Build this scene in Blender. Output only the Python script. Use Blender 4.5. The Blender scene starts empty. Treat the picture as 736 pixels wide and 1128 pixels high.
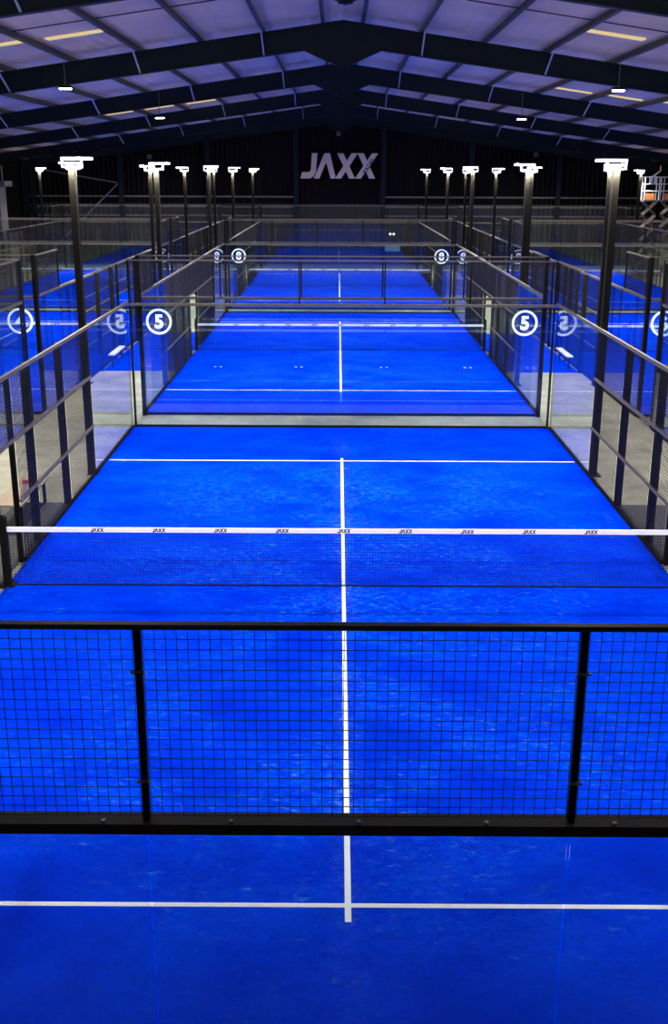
import bpy, math, random
from mathutils import Vector, Matrix
random.seed(7)
S = bpy.context.scene
COL = S.collection

# ------------------------------------------------------------------ materials
def nodes(name):
    m = bpy.data.materials.new(name); m.use_nodes = True
    nt = m.node_tree; nt.nodes.clear()
    return m, nt, nt.nodes.new('ShaderNodeOutputMaterial')
def plain(name, col, rough=.5, metal=0, spec=.5, emis=None, strength=0, var=.12, vscale=6, bump=0):
    m, nt, out = nodes(name)
    b = nt.nodes.new('ShaderNodeBsdfPrincipled')
    b.inputs['Roughness'].default_value = rough; b.inputs['Metallic'].default_value = metal
    b.inputs['Specular IOR Level'].default_value = spec
    tc = nt.nodes.new('ShaderNodeTexCoord'); n = nt.nodes.new('ShaderNodeTexNoise')
    n.inputs['Scale'].default_value = vscale; n.inputs['Detail'].default_value = 4
    nt.links.new(tc.outputs['Object'], n.inputs['Vector'])
    mx = nt.nodes.new('ShaderNodeMix'); mx.data_type = 'RGBA'
    mx.inputs[6].default_value = tuple(c*(1-var) for c in col)+(1,)
    mx.inputs[7].default_value = tuple(min(1, c*(1+var)) for c in col)+(1,)
    nt.links.new(n.outputs['Fac'], mx.inputs[0]); nt.links.new(mx.outputs[2], b.inputs['Base Color'])
    if bump:
        bp = nt.nodes.new('ShaderNodeBump'); bp.inputs['Strength'].default_value = bump
        bp.inputs['Distance'].default_value = .01
        nt.links.new(n.outputs['Fac'], bp.inputs['Height']); nt.links.new(bp.outputs['Normal'], b.inputs['Normal'])
    if emis:
        b.inputs['Emission Color'].default_value = emis+(1,); b.inputs['Emission Strength'].default_value = strength
    nt.links.new(b.outputs[0], out.inputs['Surface'])
    return m

def turf_mat():
    m, nt, out = nodes('blue_turf'); L = nt.links.new; N = nt.nodes.new
    b = N('ShaderNodeBsdfPrincipled'); b.inputs['Roughness'].default_value = .95
    b.inputs['Specular IOR Level'].default_value = 0.0
    tc = N('ShaderNodeTexCoord')
    def noise(sx, sy, scale, det=5, rough=.6):
        mp = N('ShaderNodeMapping'); mp.inputs['Scale'].default_value = (sx, sy, 1)
        L(tc.outputs['Object'], mp.inputs['Vector'])
        n = N('ShaderNodeTexNoise'); n.inputs['Scale'].default_value = scale
        n.inputs['Detail'].default_value = det; n.inputs['Roughness'].default_value = rough
        L(mp.outputs[0], n.inputs['Vector']); return n.outputs['Fac']
    def ramp(fac, p0, p1, c0=(0,0,0,1), c1=(1,1,1,1)):
        r = N('ShaderNodeValToRGB'); r.color_ramp.elements[0].position = p0; r.color_ramp.elements[1].position = p1
        r.color_ramp.elements[0].color = c0; r.color_ramp.elements[1].color = c1
        L(fac, r.inputs[0]); return r.outputs[0]
    def mix(f, a, bb):
        x = N('ShaderNodeMix'); x.data_type = 'RGBA'
        L(f, x.inputs[0])
        for k, v in ((6, a), (7, bb)):
            if isinstance(v, tuple): x.inputs[k].default_value = v
            else: L(v, x.inputs[k])
        return x.outputs[2]
    def mul(a, bb):
        x = N('ShaderNodeMath'); x.operation = 'MULTIPLY'; L(a, x.inputs[0])
        if isinstance(bb, float): x.inputs[1].default_value = bb
        else: L(bb, x.inputs[1])
        return x.outputs[0]
    base = ramp(noise(1, 1.3, .9, 6), .3, .75, (0.0, .022, .62, 1), (0.0, .050, .90, 1))
    fine = ramp(noise(1, 1, 26, 3, .7), .25, .8, (.78, .78, .78, 1), (1.2, 1.2, 1.2, 1))
    mm = N('ShaderNodeMix'); mm.data_type = 'RGBA'; mm.blend_type = 'MULTIPLY'; mm.inputs[0].default_value = 1
    L(base, mm.inputs[6]); L(fine, mm.inputs[7])
    c = mm.outputs[2]
    # worn, sandy patches: mostly along the middle of the court and close to the net
    sx = N('ShaderNodeSeparateXYZ'); L(tc.outputs['Object'], sx.inputs[0])
    ab = N('ShaderNodeMath'); ab.operation = 'ABSOLUTE'; L(sx.outputs['X'], ab.inputs[0])
    mid = ramp(mul(ab.outputs[0], .2), .05, .85, (1, 1, 1, 1), (.25, .25, .25, 1))
    mid2 = ramp(mul(ab.outputs[0], 1.0), .02, .22, (1, 1, 1, 1), (0, 0, 0, 1))
    ay = N('ShaderNodeMath'); ay.operation = 'ABSOLUTE'; L(sx.outputs['Y'], ay.inputs[0])
    base_wear = ramp(mul(ay.outputs[0], .1), .5, .78, (1, 1, 1, 1), (.3, .3, .3, 1))
    patch = mul(ramp(noise(.8, 1, .6, 4), .38, .58), base_wear)
    grain = ramp(noise(1, 1.5, 5.5, 10, .85), .48, .62)
    scuff = ramp(noise(.8, 1.9, 8, 10, .85), .56, .65)
    c = mix(mul(mul(mul(patch, grain), mid), .6), c, (0.0, .20, .98, 1))
    c = mix(mul(mul(scuff, mul(mid, patch)), .75), c, (.22, .62, .98, 1))
    c = mix(mul(mul(mul(mid2, patch), ramp(noise(1, 1.6, 14, 6, .75), .52, .64)), .35), c, (.35, .55, .95, 1))
    L(c, b.inputs['Base Color'])
    bp = N('ShaderNodeBump'); bp.inputs['Strength'].default_value = .35; bp.inputs['Distance'].default_value = .01
    L(noise(1, 1, 60, 3), bp.inputs['Height']); L(bp.outputs[0], b.inputs['Normal'])
    L(b.outputs[0], out.inputs['Surface']); return m

def concrete_mat(name, c0, c1, rough=.55):
    m, nt, out = nodes(name); L = nt.links.new; N = nt.nodes.new
    b = N('ShaderNodeBsdfPrincipled'); b.inputs['Roughness'].default_value = rough
    tc = N('ShaderNodeTexCoord'); n = N('ShaderNodeTexNoise'); n.inputs['Scale'].default_value = 1.1
    n.inputs['Detail'].default_value = 9; n.inputs['Roughness'].default_value = .65
    L(tc.outputs['Object'], n.inputs['Vector'])
    r = N('ShaderNodeValToRGB'); r.color_ramp.elements[0].position = .32; r.color_ramp.elements[1].position = .68
    r.color_ramp.elements[0].color = c0+(1,); r.color_ramp.elements[1].color = c1+(1,)
    L(n.outputs['Fac'], r.inputs[0]); L(r.outputs[0], b.inputs['Base Color'])
    bp = N('ShaderNodeBump'); bp.inputs['Strength'].default_value = .2; bp.inputs['Distance'].default_value = .02
    L(n.outputs['Fac'], bp.inputs['Height']); L(bp.outputs[0], b.inputs['Normal'])
    L(b.outputs[0], out.inputs['Surface']); return m

def corrugated(name, col, axis, period, rough=.6, bump=.9, spec=.2):
    """sheet metal with ribs along one object axis (bump + slight colour variation)"""
    m, nt, out = nodes(name); L = nt.links.new; N = nt.nodes.new
    b = N('ShaderNodeBsdfPrincipled'); b.inputs['Roughness'].default_value = rough
    b.inputs['Specular IOR Level'].default_value = spec
    tc = N('ShaderNodeTexCoord'); s = N('ShaderNodeSeparateXYZ'); L(tc.outputs['Object'], s.inputs[0])
    k = N('ShaderNodeMath'); k.operation = 'MULTIPLY'; k.inputs[1].default_value = 2*math.pi/period
    L(s.outputs[axis], k.inputs[0])
    sn = N('ShaderNodeMath'); sn.operation = 'SINE'; L(k.outputs[0], sn.inputs[0])
    bp = N('ShaderNodeBump'); bp.inputs['Strength'].default_value = bump; bp.inputs['Distance'].default_value = .03
    L(sn.outputs[0], bp.inputs['Height']); L(bp.outputs[0], b.inputs['Normal'])
    n = N('ShaderNodeTexNoise'); n.inputs['Scale'].default_value = .7; n.inputs['Detail'].default_value = 5
    L(tc.outputs['Object'], n.inputs['Vector'])
    mx = N('ShaderNodeMix'); mx.data_type = 'RGBA'
    mx.inputs[6].default_value = tuple(c*.7 for c in col)+(1,); mx.inputs[7].default_value = tuple(c*1.25 for c in col)+(1,)
    L(n.outputs['Fac'], mx.inputs[0]); L(mx.outputs[2], b.inputs['Base Color'])
    L(b.outputs[0], out.inputs['Surface']); return m

def glass_mat():
    m, nt, out = nodes('toughened_glass'); L = nt.links.new; N = nt.nodes.new
    t = N('ShaderNodeBsdfTransparent'); t.inputs[0].default_value = (.93, .975, .965, 1)
    g = N('ShaderNodeBsdfGlossy'); g.inputs['Roughness'].default_value = .02
    f = N('ShaderNodeFresnel'); ge = N('ShaderNodeNewGeometry'); io = N('ShaderNodeMapRange')
    # both faces of the pane reflect alike: the inner face gets the inverse index
    io.inputs['To Min'].default_value = 1.72; io.inputs['To Max'].default_value = 1/1.72
    L(ge.outputs['Backfacing'], io.inputs['Value']); L(io.outputs[0], f.inputs['IOR'])
    mx = N('ShaderNodeMixShader'); L(f.outputs[0], mx.inputs[0]); L(t.outputs[0], mx.inputs[1]); L(g.outputs[0], mx.inputs[2])
    L(mx.outputs[0], out.inputs['Surface']); return m

def emit_mat(name, col, st):
    m, nt, out = nodes(name)
    e = nt.nodes.new('ShaderNodeEmission'); e.inputs[0].default_value = col+(1,); e.inputs[1].default_value = st
    nt.links.new(e.outputs[0], out.inputs['Surface']); return m

TURF = turf_mat()
GLASS = glass_mat()
WHITE = plain('white_line', (.93, .94, .94), .7, vscale=30, var=.06)
TAPE = plain('net_tape', (.95, .95, .92), .6, vscale=8, var=.06)
BLACK = plain('black_powder_coated_steel', (.010, .009, .006), .65, spec=.06)
RAIL = plain('worn_rail_steel', (.15, .128, .085), .5, spec=.2, vscale=3, var=.35)
DRAIL = plain('dark_worn_rail_steel', (.10, .090, .068), .6, spec=.12, vscale=3, var=.3)
WIRE = plain('black_wire', (.006, .006, .007), .5)
NETB = plain('black_net_cord', (.004, .004, .006), .8, spec=.2)
INK = plain('black_ink', (.01, .01, .012), .6)
STEEL = plain('bolt_steel', (.5, .5, .48), .35, metal=.9)
STICK = plain('white_vinyl', (.95, .95, .93), .5)
_nt = STICK.node_tree; _o = [n for n in _nt.nodes if n.type == 'OUTPUT_MATERIAL'][0]; _p = [n for n in _nt.nodes if n.type == 'BSDF_PRINCIPLED'][0]
_t = _nt.nodes.new('ShaderNodeBsdfTranslucent'); _t.inputs[0].default_value = (.95, .95, .95, 1)
_m = _nt.nodes.new('ShaderNodeAddShader'); _nt.links.new(_p.outputs[0], _m.inputs[0]); _nt.links.new(_t.outputs[0], _m.inputs[1]); _nt.links.new(_m.outputs[0], _o.inputs['Surface'])
NAVY = plain('navy_painted_steel', (.003, .009, .012), .6, var=.2, spec=.15)
PURL = plain('purlin_steel', (.07, .065, .045), .7, var=.2)
BRACE = plain('galvanised_brace', (.42, .43, .45), .5)
CONC = concrete_mat('concrete_floor', (.17, .16, .105), (.37, .35, .255))
MATBLK = concrete_mat('dark_rubber_mat', (.030, .030, .030), (.045, .045, .043), .8)
ROOF = corrugated('roof_sheet', (.88, .63, .37), 'X', .32, .7, spec=.1, bump=.15)
CLAD = corrugated('black_wall_sheet', (.003, .003, .0035), 'X', .33, spec=.05)
CLADS = corrugated('black_side_sheet', (.004, .004, .004), 'Y', .33, spec=.05)
CLADLOW = corrugated('grey_lower_sheet', (.028, .027, .026), 'X', .33)
BLOCK = concrete_mat('painted_block', (.20, .18, .14), (.28, .25, .20))
SIGN = plain('sign_face', (.80, .64, .52), .5, vscale=2)
GREY = plain('grey_equipment', (.10, .10, .10), .5)
PLY = concrete_mat('plywood', (.22, .16, .09), (.33, .25, .15))
RED = plain('red_plastic', (.7, .06, .03), .4)
ORANGE = plain('orange_plastic', (.85, .28, .07), .4)
LIFTW = plain('white_rail_paint', (.75, .75, .78), .4)
LIFTB = plain('scissor_arm_paint', (.45, .38, .24), .45)
LIFTD = plain('dark_scissor_arm_paint', (.12, .10, .07), .5)
RUBBER = plain('tyre_rubber', (.015, .015, .015), .8)
LED = emit_mat('floodlight_led', (1.0, .97, .92), 14)
BAY = emit_mat('high_bay_led', (.95, .97, 1.0), 22)
GLOWSTRIP = emit_mat('warm_glow', (1.0, .80, .42), .55)  # weak warm emission for the strips under the roof sheets
EXITL = emit_mat('emergency_led', (.9, 1, .92), 1.5)

# ------------------------------------------------------------------ mesh helpers
class MB:
    def __init__(s): s.v = []; s.f = []; s.mi = []
    def box(s, x0, x1, y0, y1, z0, z1, mi=0):
        b = len(s.v)
        s.v += [(x0,y0,z0),(x1,y0,z0),(x1,y1,z0),(x0,y1,z0),(x0,y0,z1),(x1,y0,z1),(x1,y1,z1),(x0,y1,z1)]
        for q in ((0,3,2,1),(4,5,6,7),(0,1,5,4),(1,2,6,5),(2,3,7,6),(3,0,4,7)):
            s.f.append(tuple(b+i for i in q)); s.mi.append(mi)
        return s
    def bar(s, a, b, w, h=None, up=(0,0,1), mi=0):
        """rectangular bar from a to b, section w x h"""
        h = h or w; a = Vector(a); b = Vector(b); d = (b-a).normalized(); u = Vector(up)
        if abs(d.dot(u)) > .98: u = Vector((0, 1, 0))
        r = d.cross(u).normalized(); u = r.cross(d).normalized(); n = len(s.v)
        for p in (a, b):
            for i, j in ((-1,-1),(1,-1),(1,1),(-1,1)):
                s.v.append(tuple(p + r*(i*w/2) + u*(j*h/2)))
        for q in ((0,3,2,1),(4,5,6,7),(0,1,5,4),(1,2,6,5),(2,3,7,6),(3,0,4,7)):
            s.f.append(tuple(n+i for i in q)); s.mi.append(mi)
        return s
    def tube(s, a, b, r0, r1=None, seg=10, mi=0):
        r1 = r0 if r1 is None else r1
        a = Vector(a); b = Vector(b); d = (b-a).normalized(); u = Vector((0,0,1))
        if abs(d.dot(u)) > .98: u = Vector((0,1,0))
        r = d.cross(u).normalized(); u = r.cross(d).normalized(); n = len(s.v)
        for p, rr in ((a, r0), (b, r1)):
            for k in range(seg):
                t = 2*math.pi*k/seg; s.v.append(tuple(p + r*math.cos(t)*rr + u*math.sin(t)*rr))
        for k in range(seg):
            k2 = (k+1) % seg; s.f.append((n+k, n+k2, n+seg+k2, n+seg+k)); s.mi.append(mi)
        s.f.append(tuple(n+k for k in reversed(range(seg)))); s.f.append(tuple(n+seg+k for k in range(seg))); s.mi += [mi, mi]
        return s
    def prism(s, pts, y0, y1, mi=0):
        """polygon given in X-Z, extruded along Y"""
        n = len(s.v); k = len(pts)
        s.v += [(x, y0, z) for x, z in pts] + [(x, y1, z) for x, z in pts]
        s.f.append(tuple(n+i for i in range(k))); s.f.append(tuple(n+k+i for i in reversed(range(k))))
        for i in range(k):
            j = (i+1) % k; s.f.append((n+i, n+k+i, n+k+j, n+j))
        s.mi += [mi]*(k+2); return s
    def grid(s, axis, c, u0, u1, z0, z1, step, w):
        """welded wire / net grid in a vertical plane. axis 'x': runs along X at Y=c; 'y': runs along Y at X=c"""
        nu = max(1, round((u1-u0)/step)); nz = max(1, round((z1-z0)/step)); h = w/2
        for i in range(nu+1):
            u = u0+(u1-u0)*i/nu
            if axis == 'x': s.box(u-h, u+h, c-h, c+h, z0, z1)
            else: s.box(c-h, c+h, u-h, u+h, z0, z1)
        for i in range(nz+1):
            z = z0+(z1-z0)*i/nz
            if axis == 'x': s.box(u0, u1, c-h+w, c+h+w, z-h, z+h)
            else: s.box(c-h+w, c+h+w, u0, u1, z-h, z+h)
        return s
    def mesh(s, name, mats):
        me = bpy.data.meshes.new(name); me.from_pydata(s.v, [], s.f); me.update()
        for m in (mats if isinstance(mats, (list, tuple)) else [mats]): me.materials.append(m)
        for p, i in zip(me.polygons, s.mi): p.material_index = i
        return me
    def build(s, name, mats, parent=None, loc=(0,0,0), bevel=0):
        o = bpy.data.objects.new(name, s.mesh(name, mats)); COL.objects.link(o)
        o.location = loc; o.parent = parent
        if bevel:
            b = o.modifiers.new('bevel', 'BEVEL'); b.width = bevel; b.segments = 2; b.limit_method = 'ANGLE'
        return o
def place(name, me, parent=None, loc=(0,0,0), sx=1):
    o = bpy.data.objects.new(name, me); COL.objects.link(o); o.location = loc; o.parent = parent
    if sx != 1: o.scale = (sx, 1, 1)
    return o
def tag(o, label, cat, group=None):
    o['label'] = label; o['category'] = cat
    if group: o['group'] = group
    return o
def thing(name, loc, label, cat, group=None):
    o = bpy.data.objects.new(name, None); COL.objects.link(o); o.location = loc; o.empty_display_size = .2
    return tag(o, label, cat, group)
def struct(o): o['kind'] = 'structure'; return o
def text_mesh(txt, size, depth=.002, bold=.0):
    cu = bpy.data.curves.new('t', 'FONT'); cu.body = txt; cu.size = size; cu.extrude = depth; cu.offset = bold
    cu.align_x = 'CENTER'; cu.align_y = 'CENTER'
    o = bpy.data.objects.new('t', cu); COL.objects.link(o)
    bpy.context.view_layer.update()
    me = bpy.data.meshes.new_from_object(o.evaluated_get(bpy.context.evaluated_depsgraph_get()))
    bpy.data.objects.remove(o); me.transform(Matrix.Rotation(math.pi/2, 4, 'X'))
    return me

# ------------------------------------------------------------------ layout numbers (metres)
ROWY = {1: 0.0, 2: 21.34, 3: 42.68}           # net line of each row of courts
COLX = {'l': -12.55, 'c': 0.0, 'r': 12.55}
NUM = {(2,'l'): '4', (2,'c'): '5', (2,'r'): '6', (3,'l'): '7', (3,'c'): '8', (3,'r'): '9'}
CN = {(1,'l'): 'the nearest left court', (1,'c'): 'the nearest middle court', (1,'r'): 'the nearest right court'}
for k, v in NUM.items(): CN[k] = 'court number ' + {'4':'four','5':'five','6':'six','7':'seven','8':'eight','9':'nine'}[v]
WALLX = 21.2; WALLY = 56.8; NEARY = -19.0
SL = .144
def roofz(x): return 9.90 - SL*abs(x)

# ------------------------------------------------------------------ shell
struct(MB().box(-WALLX, WALLX, NEARY, WALLY, -.2, 0).build('floor', CONC))
def vwall(name, y0, y1, mats, split=None):
    m = MB()
    if split:
        m.box(-WALLX, WALLX, y0, y1, 0, split, 1)
    m.prism([(-WALLX, split or 0), (WALLX, split or 0), (WALLX, roofz(WALLX)+.1), (0, roofz(0)+.1), (-WALLX, roofz(WALLX)+.1)], y0, y1, 0)
    return struct(m.build(name, mats))
vwall('wall_back', WALLY, WALLY+.2, [CLAD, CLADLOW], 3.98)
vwall('wall_front', NEARY-.2, NEARY, [CLAD, CLADLOW])
for s, n in ((-1, 'left'), (1, 'right')):
    m = MB(); a, b = sorted((s*WALLX, s*(WALLX+.2)))
    m.box(a, b, NEARY, WALLY, 0, 2.2, 1); m.box(a, b, NEARY, WALLY, 2.2, roofz(WALLX)+.1, 0)
    struct(m.build('wall_'+n, [CLADS, BLOCK]))
m = MB()
m.prism([(-WALLX, roofz(WALLX)), (0, roofz(0)), (WALLX, roofz(WALLX)), (WALLX, roofz(WALLX)+.08), (0, roofz(0)+.08), (-WALLX, roofz(WALLX)+.08)], NEARY, WALLY+.2)
struct(m.build('ceiling', ROOF))
# mats in the corridors beside the nets
for s, side in ((-1,'left'), (1,'right')):
    a, b = sorted((s*5.12, s*7.38))
    for r, mt, what in ((1, MATBLK, 'dark grey rubber mat'), (2, TURF, 'blue turf strip'), (3, MATBLK, 'dark rubber mat')):
        o = MB().box(a, b, ROWY[r]-4, ROWY[r]+4, 0, .012).build('corridor_mat', mt)
        tag(o, '%s on the concrete corridor %s of %s' % (what, side, CN[(r,'c')]), 'floor mat')

# ------------------------------------------------------------------ roof steel
FY = [-17.04+.4, -6.54, 3.96, 14.46, 24.96, 35.46, 45.96, 56.18]
PX = [.55, 2.08, 3.74, 5.36, 7.14, 8.85, 10.55, 12.25, 13.95, 15.65, 17.35, 19.05, 20.6]
def rt(x): return 9.70-SL*abs(x)
def rb(x): return 9.12-.137*abs(x)
ordn = ['first','second','third','fourth','fifth','sixth','seventh','eighth']
E_ = WALLX-.25
fr_names = {2: 'nearest', 3: 'second', 4: 'third', 5: 'fourth', 6: 'fifth', 7: 'last, against the back wall,'}
for i, y in enumerate(FY):
    if i < 1: continue
    lab = 'dark navy steel roof portal frame, %s of the row counted from the camera' % {1:'first',2:'second',3:'third',4:'fourth',5:'fifth',6:'sixth',7:'seventh and last'}[i]
    t = thing('portal_frame', (0, y, 0), lab, 'roof beam')
    for s in (-1, 1):
        web = MB(); pts = [(0, rt(0)), (0, 8.56), (s*1.0, rb(1)), (s*E_, rb(E_)), (s*E_, rt(E_))]
        if s > 0: pts = pts[::-1]
        web.prism(pts, -.01, .01)
        web.bar((0, 0, rt(0)), (s*E_, 0, rt(E_)-.0), .2, .018)
        web.bar((s*1.0, 0, rb(1)), (s*E_, 0, rb(E_)), .2, .018)
        web.bar((0, 0, 8.56), (s*1.0, 0, rb(1)), .2, .018)
        web.bar((s*.02, 0, 8.56), (s*.02, 0, rt(0)), .2, .018, up=(0,1,0))
        web.build('rafter', NAVY, t)
        c = MB(); X = s*(E_-.15)
        c.box(X-.16, X-.142, -.1, .1, 0, rb(E_)); c.box(X+.142, X+.16, -.1, .1, 0, rb(E_)); c.box(X-.142, X+.142, -.01, .01, 0, rb(E_))
        c.build('column', NAVY, t)
        if i < 7:
            for px in (2.08, 5.36, 8.85, 12.25):
                MB().bar((s*px, -.62, rt(px)+.02), (s*px*.985, -.06, rb(px)+.03), .035, .035).build('fly_brace', BRACE, t)
names = ['ridge'] + ordn + ['ninth','tenth','eleventh','twelfth']
for s, side in ((-1,'left'), (1,'right')):
    for k, x in enumerate(PX):
        z0 = rt(x)+.022; z1 = roofz(x)-.005
        m = MB(); X = s*x
        m.box(X-.012, X+.012, NEARY+.1, WALLY-.05, z0, z1-.012)
        m.box(X-.09 if s > 0 else X-.012, X+.012 if s > 0 else X+.09, NEARY+.1, WALLY-.05, z0, z0+.012)
        nm = 'beside the ridge' if k == 0 else '%s out from the ridge' % names[k]
        o = m.build('purlin', PURL); tag(o, 'grey steel purlin running lengthwise under the %s roof slope, %s' % (side, nm), 'purlin', 'purlins under the roof sheets')
# tie rods across the bays
for bi, y in enumerate((9.6, 20.3)):
    for s, side in ((-1,'left'), (1,'right')):
        o = MB().bar((s*.2, y, roofz(.2)-.05), (s*20, y, roofz(20)-.05), .02).build('tie_rod', BLACK)
        tag(o, 'thin dark tie rod across the %s roof slope in the %s roof bay' % (side, ['nearest visible','second visible'][bi]), 'tie rod')
# warm emissive strips set just under the roof sheets
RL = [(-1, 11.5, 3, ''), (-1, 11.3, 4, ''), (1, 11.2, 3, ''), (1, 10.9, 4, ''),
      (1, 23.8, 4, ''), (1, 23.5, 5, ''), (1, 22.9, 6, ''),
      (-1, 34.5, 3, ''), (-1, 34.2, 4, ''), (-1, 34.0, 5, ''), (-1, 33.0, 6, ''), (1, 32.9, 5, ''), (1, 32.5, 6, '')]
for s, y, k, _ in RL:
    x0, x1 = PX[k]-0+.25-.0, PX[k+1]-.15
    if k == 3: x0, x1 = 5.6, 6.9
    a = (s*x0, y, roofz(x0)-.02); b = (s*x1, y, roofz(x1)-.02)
    o = MB().bar(a, b, .34, .02).build('glow_strip', GLOWSTRIP)
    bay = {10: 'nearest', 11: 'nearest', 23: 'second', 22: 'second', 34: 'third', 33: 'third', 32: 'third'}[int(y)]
    tag(o, 'warm glowing strip in the %s roof bay, %s of the ridge beyond purlin %s' % (bay, 'left' if s < 0 else 'right', names[k]), 'glow_strip', 'glowing roof strips')
# hanging high bay lamps
for s, side, x, y, z, dst in ((-1,'left',7.2,14.15,8.02,'nearer'), (1,'right',7.15,14.15,8.02,'nearer'), (-1,'left',6.5,24.6,7.82,'farther'), (1,'right',6.45,24.6,7.82,'farther')):
    t = thing('high_bay_lamp', (s*x, y, z), 'small bright lamp hanging under the %s roof slope, the %s one' % (side, dst), 'ceiling lamp', 'hanging roof lamps')
    MB().box(-.16, .16, -.06, .06, 0, .07).build('housing', BLACK, t, bevel=.01)
    MB().box(-.15, -.02, -.05, .05, -.03, 0).box(.02, .15, -.05, .05, -.03, 0).build('led_module', BAY, t)
    MB().tube((0,0,.07), (0,0,rt(x)-z), .012).build('drop_rod', GREY, t)
    L = bpy.data.lights.new('lamp_light', 'SPOT'); L.energy = 300; L.shadow_soft_size = .12; L.spot_size = 2.3; L.color = (.9, .93, 1)
    lo = bpy.data.objects.new('lamp_light', L); COL.objects.link(lo); lo.parent = t; lo.location = (0, 0, -.2)

# ------------------------------------------------------------------ gable wall fittings
for k, x in enumerate((-20.4, -14.55, -8.75, -2.9, 2.9, 8.75, 14.55, 20.4)):
    y = WALLY-.22
    m = MB(); h = rb(x)-.02
    m.box(x-.15, x+.15, y-.12, y-.105, 0, h); m.box(x-.15, x+.15, y+.10, y+.115, 0, h); m.box(x-.008, x+.008, y-.105, y+.1, 0, h)
    o = m.build('gable_post', NAVY)
    tag(o, 'tall dark steel post against the back wall, %s' % ('%s %s of the sign' % (ordn[(3-k) if k < 4 else (k-4)], 'left' if k < 4 else 'right')), 'steel post')
for z, nm in ((4.43,'topmost'), (3.78,'middle'), (3.2,'lowest')):
    for s, side in ((-1,'left'), (1,'right')):
        a, b = sorted((s*2.9, s*20.9))
        o = MB().box(a, b, WALLY-.09, WALLY-.01, z-.05, z+.05).build('wall_rail', GREY)
        tag(o, 'grey horizontal rail on the back wall %s of the sign, %s of three' % (side, nm), 'wall rail')
for s in (-1,):
    for a, b, q in (((-14.75, 5.2), (-20.2, .2), 'descending to the left'), ((-14.75, 5.3), (-20.2, 6.2), 'rising to the left')):
        o = MB().bar((a[0], WALLY-.38, a[1]), (b[0], WALLY-.38, b[1]), .06, .09).build('wind_brace', GREY)
        tag(o, 'thin grey diagonal brace at the left of the back wall, %s' % q, 'brace')
for x, z, q in ((-.08, 8.45, 'above the sign'), (-12.6, 6.96, 'high at the left'), (12.96, 7.19, 'high at the right')):
    o = MB().box(x-.14, x+.14, WALLY-.13, WALLY-.01, z-.14, z+.14).build('wall_sensor', GREY, bevel=.02)
    tag(o, 'small square grey box fixed to the back wall %s' % q, 'wall box')
t = thing('emergency_light', (3.55, WALLY-.10, 2.0), 'small bright emergency light low on the back wall right of the sign', 'emergency light')
MB().box(-.22, .22, -.0, .1, -.1, .02).build('housing', GREY, t, bevel=.02)
MB().tube((-.12, -.04, .05), (-.12, 0, .0), .09, .06).tube((.12, -.04, .05), (.12, 0, .0), .09, .06).build('lamp_head', EXITL, t)
o = MB().box(3.1, 4.1, WALLY-.06, WALLY-.01, .9, 1.25).build('wall_notice', plain('notice_face', (.30, .45, .38), .5))
tag(o, 'pale green blank notice on the back wall under the emergency light', 'notice')
# ladder
t = thing('wall_ladder', (-19.4, WALLY-.75, 0), 'grey upright ladder standing against the left end of the back wall', 'ladder')
for x in (-.24, .24): MB().box(x-.025, x+.025, -.03, .03, 0, 2.9).build('rail', GREY, t)
for k in range(9): MB().tube((-.22, 0, .3+.3*k), (.22, 0, .3+.3*k), .02, seg=8).build('rung', GREY, t)
# ventilation box at the left wall
t = thing('ventilation_unit', (-20.15, 47.0, 0), 'tall grey ventilation cabinet with a wider cap at the left wall', 'ventilation unit')
MB().box(-.85, .72, -.6, .6, 0, 5.15).build('cabinet', GREY, t, bevel=.03)
MB().box(-.95, 1.1, -.7, .7, 5.15, 5.45).build('cap', GREY, t, bevel=.02)
for x in (.25, .75): MB().tube((x, 0, 5.45), (x, 0, 6.3), .05).build('pipe', GREY, t)

# sign and logo
def logo_polys():
    J = [(244, 115), (319, 115), (300, 330), (290, 375), (262, 418), (215, 441), (88, 441), (112, 360), (200, 360), (222, 345), (232, 320)]
    A = [(272, 441), (405, 130), (425, 115), (480, 115), (492, 130), (552, 385), (560, 392), (556, 441), (497, 441), (438, 235), (434, 235), (345, 441)]
    J = [(324+x/12.27, 160+y/12.27) for x, y in J]; A = [(324+x/12.27, 160+y/12.27) for x, y in A]
    T, B = 169.35, 195.9
    def arm(a0, a1, b0, b1): return [(a0, T), (a1, T), (b1, B), (b0, B)]
    return [('J', [J]), ('A', [A]), ('X', [arm(371.7, 378.4, 384.9, 391.4), arm(387.4, 394.2, 369.4, 376.2)]), ('X', [arm(394.0, 400.7, 407.0, 413.6), arm(409.9, 416.6, 391.2, 397.8)])]
def logo_map(pts, w, cx, cz):
    k = w/(416.6-331.2)
    return [(cx+(x-373.9)*k, cz-(y-182.6)*k) for x, y in pts]
t = thing('wall_sign', (0, WALLY-.3, 6.42), 'large pale lilac JAXX lettering high on the black back wall', 'sign')
for n_, (ch, polys) in enumerate(logo_polys()):
    m = MB()
    for q, p in enumerate(polys):
        # cross strokes sit at slightly different depths so that their faces do not coincide
        m.prism([(x, z) for x, z in logo_map(p, 5.13, -.03, 0)], -.06-.004*q, .0)
    m.build('letter', SIGN, t)
me = text_mesh('PADEL', .40, .01, .006)
me.materials.clear(); me.materials.append(INK)
o = place('small_lettering', me, t, (1.95, -.075, .0)); o.rotation_euler = (0, -math.radians(56), 0)
for sx in (-1.8, 0, 1.8): MB().box(sx-.03, sx+.03, .0, .3, -.03, .03).build('bracket', BLACK, t)

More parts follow.
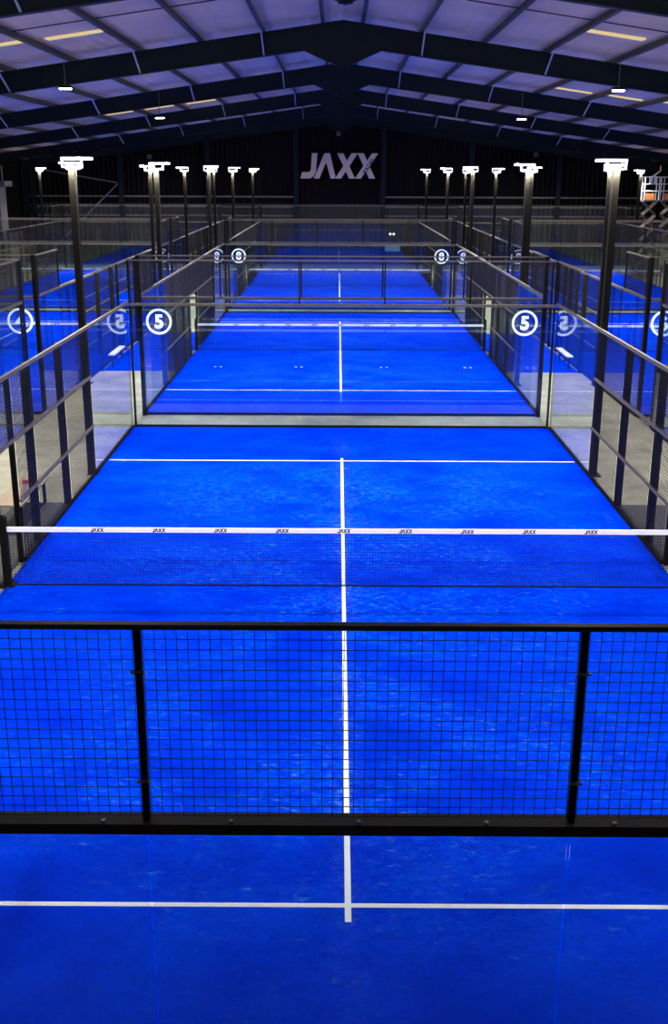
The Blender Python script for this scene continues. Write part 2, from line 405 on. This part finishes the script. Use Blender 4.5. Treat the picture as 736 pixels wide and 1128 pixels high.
# ------------------------------------------------------------------ courts: turf, lines, nets
LX = MB().box(-4.98, 4.98, -.025, .025, 0, .003).mesh('service_line', WHITE)
LC = MB().box(-.027, .027, -7.15, 7.15, 0, .0035).mesh('centre_line', WHITE)
TM = MB().box(-5.01, 5.01, -9.96, 9.96, 0, .015).mesh('turf', TURF)
def letters_on_tape():
    m = MB()
    for k in range(-4, 5):
        for ch, polys in logo_polys():
            for q, p in enumerate(polys): m.prism(logo_map(p, .20, k*.905, 0), -.0135-.0002*q, -.011)
    return m.mesh('tape_lettering', INK)
TL = letters_on_tape()
me = text_mesh('PADEL COURTS  WWW', .045, .0006); me.materials.clear(); me.materials.append(INK)
NETM = MB().grid('x', 0, -4.92, 4.92, .03, .86, .045, .0042).mesh('net_mesh', NETB)
TAPEM = MB().box(-4.95, 4.95, -.011, .011, .852, .925).mesh('top_tape', TAPE)
BOTM = MB().tube((-4.9, 0, .025), (4.9, 0, .025), .011, seg=6).mesh('bottom_cord', NETB)
STRAP = MB().box(-.025, .025, -.016, .016, .02, .93).mesh('centre_strap', WHITE)
def net_post():
    m = MB(); m.box(-.05, .05, -.05, .05, .02, 1.06); m.box(-.11, .11, -.11, .11, 0, .02); m.tube((0, 0, 1.06), (0, 0, 1.09), .045, .02, 12)
    return m.mesh('net_post', BLACK)
NP = net_post()
for (r, c), nm in CN.items():
    X, Y = COLX[c], ROWY[r]
    t = thing('court_turf', (X, Y, 0), 'bright blue artificial turf with white lines of %s' % nm, 'court')
    place('turf', TM, t)
    for s in (-1, 1): place('service_line', LX, t, (0, s*6.95, .015))
    place('centre_line', LC, t, (0, 0, .015))
    n = thing('court_net', (X, Y, 0), 'low black net with a white top tape across %s' % nm, 'net')
    for s in (-1, 1): place('net_post', NP, n, (s*5.0, 0, .015))
    place('net_mesh', NETM, n, (0, 0, .015)); tp = place('top_tape', TAPEM, n); place('bottom_cord', BOTM, n)
    place('tape_lettering', TL, tp, (0, 0, .889))
    place('centre_strap', STRAP, n) if r == 1 and False else None

WM = MB()  # pairs of small flat white discs laid on the turf
for a in (-.09, .09): WM.tube((a, 0, 0), (a, 0, .002), .045, .045, 12)
WM = WM.mesh('white_spot', WHITE)
t5 = [o for o in bpy.data.objects if o.name.startswith('court_turf') and 'five' in o['label']][0]
for x in (-3.9, -1.33, 1.38, 4.04): place('white_spot', WM, t5, (x, 18.05-ROWY[2], .0155))
# ------------------------------------------------------------------ end walls (glass 3 m, wire mesh above to 4 m)
GPW = MB().box(-.992, .992, -.006, .006, .06, 2.925).mesh('glass_panel', GLASS)
MPW = MB().grid('x', 0, -.975, .975, 3.0, 3.96, .05, .0030).mesh('mesh_panel', WIRE)
RT = MB().box(-5.0, 5.0, -.02, .02, 3.965, 3.99).mesh('top_rail', RAIL)
RM = MB().box(-5.0, 5.0, -.05, .05, 2.93, 2.985).mesh('middle_rail', DRAIL)
RB_ = MB().box(-5.0, 5.0, -.03, .03, .0, .06).mesh('bottom_channel', BLACK)
UP = MB().box(-.016, .016, -.02, .02, 2.985, 3.965).mesh('mesh_post', BLACK)
CP = MB().box(-.05, .05, -.05, .05, 0, 3.99).mesh('corner_post', BLACK)
CPT = MB().box(-.025, .025, -.03, .03, 0, 3.99).mesh('corner_post', BLACK)
CLIP = MB().box(-.032, .032, -.026, -.02, -.007, .007).tube((-.026, -.034, 0), (-.026, -.026, 0), .007, seg=8).tube((.026, -.034, 0), (.026, -.026, 0), .007, seg=8).mesh('clip', STEEL)
BOLT = MB().tube((0, 0, -.008), (0, 0, .006), .011, seg=8).mesh('bolt', STEEL)
def ring_mesh(d):
    m = MB(); n = 40; R, r = .32, .265; b = 0
    for y in (-.003, 0):
        for rr in (R, r):
            for k in range(n):
                a = 2*math.pi*k/n; m.v.append((rr*math.cos(a), y, rr*math.sin(a)))
    for k in range(n):
        j = (k+1) % n
        m.f.append((k, j, n+j, n+k)); m.f.append((2*n+k, 3*n+k, 3*n+j, 2*n+j)); m.f.append((k, 2*n+k, 2*n+j, j)); m.f.append((n+k, n+j, 3*n+j, 3*n+k)); m.mi += [0]*4
    ring = m.mesh('number_ring', STICK)
    tm = text_mesh(d, .46, .0015, .017); tm.materials.clear(); tm.materials.append(STICK)
    # centre the digit
    xs = [v.co.x for v in tm.vertices]; zs = [v.co.z for v in tm.vertices]
    tm.transform(Matrix.Translation((-(min(xs)+max(xs))/2, -.0015, -(min(zs)+max(zs))/2)))
    return ring, tm
RINGS = {d: ring_mesh(d) for d in '456789'}
def end_wall(r, c, s):
    nm = CN[(r, c)]; X = COLX[c]; Y = ROWY[r]+s*10.0
    where = 'near' if s < 0 else 'far'
    num = NUM.get((r, c)) if s < 0 else None
    lab = 'framed glass wall topped with wire mesh at the %s end of %s' % (where, nm)
    t = thing('court_end_wall', (X, Y, 0), lab, 'glass wall')
    for k in range(5):
        g = place('glass_panel', GPW, t, (-4+2*k, 0, 0)); place('mesh_panel', MPW, t, (-4+2*k, 0, 0))
        if num and k in (0, 4):
            ring, dg = RINGS[num]; st = place('number_sticker', ring, g, ((-.55 if k == 0 else .55), -.0065, 2.37))
            # ring and digit of one sticker share one mesh
    if num:
        pass
    place('top_rail', RT, t); place('middle_rail', RM, t); place('bottom_channel', RB_, t)
    for k in (-3, -1, 1, 3):
        p = place('mesh_post', UP, t, (k, 0, 0))
        if r == 1 and s < 0:
            for z in (3.2, 3.76): place('clip', CLIP, p, (0, 0, z))
    cp = CPT if (r == 1 and c == 'c' and s > 0) else CP
    for k in (-1, 1): place('corner_post', cp, t, (k*5.0, s*.07, 0))
    if r == 1 and c == 'c':
        for k in range(17): place('bolt', BOLT, t, (-4.8+.6*k, -.03, 2.991))
    return t
# stickers: join ring + digit into a single mesh per number
import bmesh
for d, (ring, dg) in list(RINGS.items()):
    bm = bmesh.new(); bm.from_mesh(ring); bm.from_mesh(dg); me = bpy.data.meshes.new('number_sticker'); bm.to_mesh(me); bm.free()
    me.materials.append(STICK); RINGS[d] = (me, None)
for (r, c) in CN:
    for s in (-1, 1):
        if r == 1 and c != 'c' and s < 0: continue
        end_wall(r, c, s)

# ------------------------------------------------------------------ side fences
FG = MB().box(-.006, .006, -.99, .99, .06, 2.96).mesh('glass_panel', GLASS)
def fgrid(y0, y1, z0, z1): return MB().grid('y', 0, y0, y1, z0, z1, .05, .0058).mesh('mesh_panel', WIRE)
FM2 = fgrid(-.96, .96, .06, 2.97); FM1 = fgrid(-.46, .46, .06, 2.97); FMD = fgrid(-.96, .96, 2.03, 2.97); FMT = fgrid(-.96, .96, 3.03, 3.95)
FP = MB().box(-.055, .055, -.065, .065, 0, 3.0).mesh('fence_post', BLACK)
FPD = MB().box(-.035, .035, -.04, .04, 0, 3.0).mesh('gate_post', BLACK)
FPL = MB().box(-.06, .06, -.08, .08, 0, 3.0).box(-.10, .10, -.14, .14, 0, .02).mesh('fence_post', BLACK)
RTOP = MB().box(-.026, .026, -9.94, 9.94, 2.97, 3.03).mesh('top_rail', RAIL)
RMIDA = MB().box(-.022, .022, -6, 6, 1.98, 2.03).mesh('middle_rail', RAIL)
RLOW = MB().box(-.022, .022, -2.5, 2.5, .98, 1.02).mesh('lower_rail', RAIL)
RKERB = MB().box(-.02, .025, -2.5, 2.5, 0, .06).mesh('kerb_rail', BLACK)
RG = MB().box(-.03, .03, -2, 1.96, 0, .06).mesh('glass_channel', BLACK)
PTOP = MB().box(-.02, .02, -1, 1, 3.95, 3.99).box(-.02, .02, -1.0, -.96, 3.03, 3.95, 1).box(-.02, .02, .96, 1, 3.03, 3.95, 1).mesh('mesh_frame', [RAIL, BLACK])
def fence(r, c, s):
    nm = CN[(r, c)]; X = COLX[c]+s*5.04; Y = ROWY[r]
    t = thing('side_fence', (X, Y, 0), 'black wire mesh fence along the %s side of %s' % ('left' if s < 0 else 'right', nm), 'fence')
    place('top_rail', RTOP, t); place('middle_rail', RMIDA, t)
    for q in (-1, 1):
        place('lower_rail', RLOW, t, (0, q*3.5, 0)); place('kerb_rail', RKERB, t, (0, q*3.5, 0)); place('glass_channel', RG, t, (0, q*8, 0))
        for y in (7, 9): place('glass_panel', FG, t, (0, q*y, 0))
        for y in (3, 5): place('mesh_panel', FM2, t, (0, q*y, 0))
        place('mesh_panel', FM1, t, (0, q*1.5, 0))
        for y in (2, 4): place('fence_post', FP, t, (s*.08, q*y, 0))
        place('gate_post', FPD, t, (s*.06, q*1, 0))
        if not (r == 1 and c == 'c' and s < 0 and q > 0):
            f = place('mesh_frame', PTOP, t, (0, q*9, 0)); place('mesh_panel', FMT, t, (0, q*9, 0))
    place('mesh_panel', FMD, t)
for (r, c) in CN:
    for s in (-1, 1):
        if c == 'l' and s < 0 and r < 3: continue
        if c == 'r' and s > 0 and r < 3: continue
        fence(r, c, s)

# ------------------------------------------------------------------ floodlight poles
POLE = MB().box(-.06, .06, -.085, .085, .02, 6.0).box(-.061, .061, -.1, .1, .02, 2.95).mesh('pole', BLACK)
BASE = MB().box(-.06, .15, -.16, .16, 0, .02).mesh('base_plate', BLACK)
BRK = MB().box(-.20, .20, -.02, .02, 6.0, 6.04).box(-.20, -.17, -.02, .02, 6.04, 6.17).box(.17, .20, -.02, .02, 6.04, 6.17).mesh('lamp_bracket', LIFTW)
HEADC = MB().box(-.27, .27, -.17, .17, 6.18, 6.205).mesh('lamp_housing', LIFTW)
LEDM = MB().box(-.26, .26, -.16, .16, 6.15, 6.18).mesh('led_panel', LED)
def pole(x, y, toward, label, power=1.0, aim=0):
    t = thing('floodlight_pole', (x, y, 0), label, 'floodlight', 'floodlights beside the courts')
    place('pole', POLE, t); place('base_plate', BASE, t); place('lamp_bracket', BRK, t)
    h = place('lamp_housing', HEADC, t, (toward*.10, 0, 0)); place('led_panel', LEDM, h)
    L = bpy.data.lights.new('flood', 'AREA'); L.shape = 'RECTANGLE'; L.size = .5; L.size_y = .35
    L.energy = PW*power; L.color = (1, .97, .92); L.spread = math.radians(150)
    lo = bpy.data.objects.new('flood_light', L); COL.objects.link(lo); lo.parent = t
    lo.location = (toward*.10, 0, 6.12); lo.rotation_euler = (math.radians(aim), -toward*math.radians(28), 0)
PW = 950
for r in (1, 2, 3):
    for q, dst in ((-1, 'nearer'), (1, 'farther')):
        for s, side in ((-1, 'left'), (1, 'right')):
            y = ROWY[r]+q*6.0
            pole(s*5.135, y, -s, 'tall black floodlight pole on the %s fence of %s, the %s one' % (side, CN[(r,'c')], dst), .75 if r == 1 and q < 0 else 1, -q*(42 if r == 1 and q < 0 else 12))
            pole(s*7.42, y, s, 'tall black floodlight pole on the inner fence of %s, the %s one' % (CN[(r, 'l' if s < 0 else 'r')], dst))
            if r > 1 and q > 0 or r == 2:
                pole(s*17.69, y, -s, 'tall black floodlight pole on the outer fence of %s, the %s one' % (CN[(r, 'l' if s < 0 else 'r')], dst))

# ------------------------------------------------------------------ bench with a bottle, white benches
t = thing('wooden_bench', (-5.75, 3.3, 0), 'low bare plywood bench behind the left fence of the nearest middle court', 'bench')
MB().box(-.26, .26, -.85, .85, .42, .45).build('seat', PLY, t, bevel=.006)
for y in (-.7, .7):
    for x in (-.2, .2): MB().box(x-.025, x+.025, y-.025, y+.025, 0, .42).build('leg', BLACK, t)
t = thing('drink_bottle', (-5.62, 3.15, .45), 'small clear bottle with a red cap standing on the plywood bench', 'bottle')
MB().tube((0,0,0), (0,0,.15), .045, .045, 14).tube((0,0,.15), (0,0,.19), .045, .02, 14).build('body', plain('cloudy_plastic', (.5,.5,.5), .3), t)
MB().tube((0,0,.19), (0,0,.26), .055, .05, 14).build('cap', RED, t)
for s, side in ((-1,'left'), (1,'right')):
    t = thing('white_bench', (s*7.2, 18.6, 0), 'narrow white bench in the corridor on the %s of court number five' % side, 'bench')
    MB().box(-.1, .1, -.85, .85, .40, .45).build('seat', WHITE, t, bevel=.01)
    for y in (-.7, .7): MB().box(-.03, .03, y-.02, y+.02, .012, .40).build('leg', BLACK, t)

# ------------------------------------------------------------------ scissor lifts
def lift(x, y, top, label):
    t = thing('scissor_lift', (x, y, 0), label, 'scissor lift')
    MB().box(-.5, .5, -.36, .36, .2, .6).build('chassis', GREY, t, bevel=.03)
    for a in (-.36, .36):
        for b in (-.36, .36): MB().tube((a, b-.05, .19), (a, b+.05, .19), .19, seg=20).build('wheel', RUBBER, t)
    n = 5; z0, z1 = .62, top-.12; h = (z1-z0)/n
    for i in range(n):
        for sy in (-.26, .26):
            za, zb = z0+i*h+.03, z0+(i+1)*h-.03
            MB().bar((-.36, sy, za), (.36, sy, zb), .05, .09).build('scissor_arm', LIFTB, t)
            MB().bar((.36, sy+.055, za), (-.36, sy+.055, zb), .05, .09).build('scissor_arm', LIFTD, t)
    MB().box(-.45, .45, -.4, .4, top-.12, top-.02).build('platform', GREY, t)
    m = MB()
    for b in (-.38, .38):
        for a in (-.42, .42): m.tube((a, b, top-.02), (a, b, top+1.3), .028, seg=8)
        for z in (.5, .9, 1.3): m.tube((-.42, b, top+z), (.42, b, top+z), .026, seg=8)
    for a in (-.42, .42):
        for z in (.5, .9, 1.3): m.tube((a, -.38, top+z), (a, .38, top+z), .026, seg=8)
    m.build('guard_rail', LIFTW, t)
    MB().box(-.36, .16, -.44, -.41, top+.0, top+.36).build('front_panel', ORANGE, t, bevel=.01)
    MB().box(-.16, .02, -.36, -.2, top+.9, top+1.35).build('control_box', LIFTW, t, bevel=.02)
    MB().box(.10, .26, -.36, -.22, top+.92, top+1.35).build('cable_box', LIFTW, t, bevel=.02)
    MB().bar((.0, -.3, top+1.33), (.38, -.3, top+1.62), .06).build('beacon_arm', LIFTW, t)
    MB().tube((.42, -.3, top+1.6), (.42, -.3, top+1.95), .05, .035, 12).build('beacon', ORANGE, t)
    t.rotation_euler = (0, 0, math.radians(-4))
    return t
lift(18.5, 49.2, 4.5, 'raised scissor lift with a white railed platform and orange panel at the far right')
lift(19.75, 49.6, 4.5, 'second raised scissor lift cut off by the right edge of the photo')

# ------------------------------------------------------------------ camera, world, view
cam = bpy.data.cameras.new('camera'); co = bpy.data.objects.new('camera', cam); COL.objects.link(co); S.camera = co
cx, cy, h, pit, yaw, roll, f, py = -0.1121, -14.1862, 5.9097, 0.2863, 0.0026, 0.0038, 1128.79, -40.13
Mt = Matrix.Translation((cx, cy, h)) @ Matrix.Rotation(yaw, 4, 'Z') @ Matrix.Rotation(math.pi/2-pit, 4, 'X') @ Matrix.Rotation(roll, 4, 'Z')
co.matrix_world = Mt
cam.sensor_fit = 'HORIZONTAL'; cam.sensor_width = 36; cam.lens = f/736*36; cam.shift_y = py/736; cam.shift_x = 0
cam.clip_end = 300
w = bpy.data.worlds.new('world'); S.world = w; w.use_nodes = True
w.node_tree.nodes['Background'].inputs[0].default_value = (.02, .025, .04, 1); w.node_tree.nodes['Background'].inputs[1].default_value = .3
S.view_settings.view_transform = 'Standard'; S.view_settings.look = 'None'; S.view_settings.gamma = 1
S.view_settings.use_curve_mapping = False; S.view_settings.exposure = 0.35
S.cycles.transparent_max_bounces = 48; S.cycles.max_bounces = 8; S.cycles.diffuse_bounces = 3
S.cycles.glossy_bounces = 4; S.cycles.sample_clamp_indirect = 4
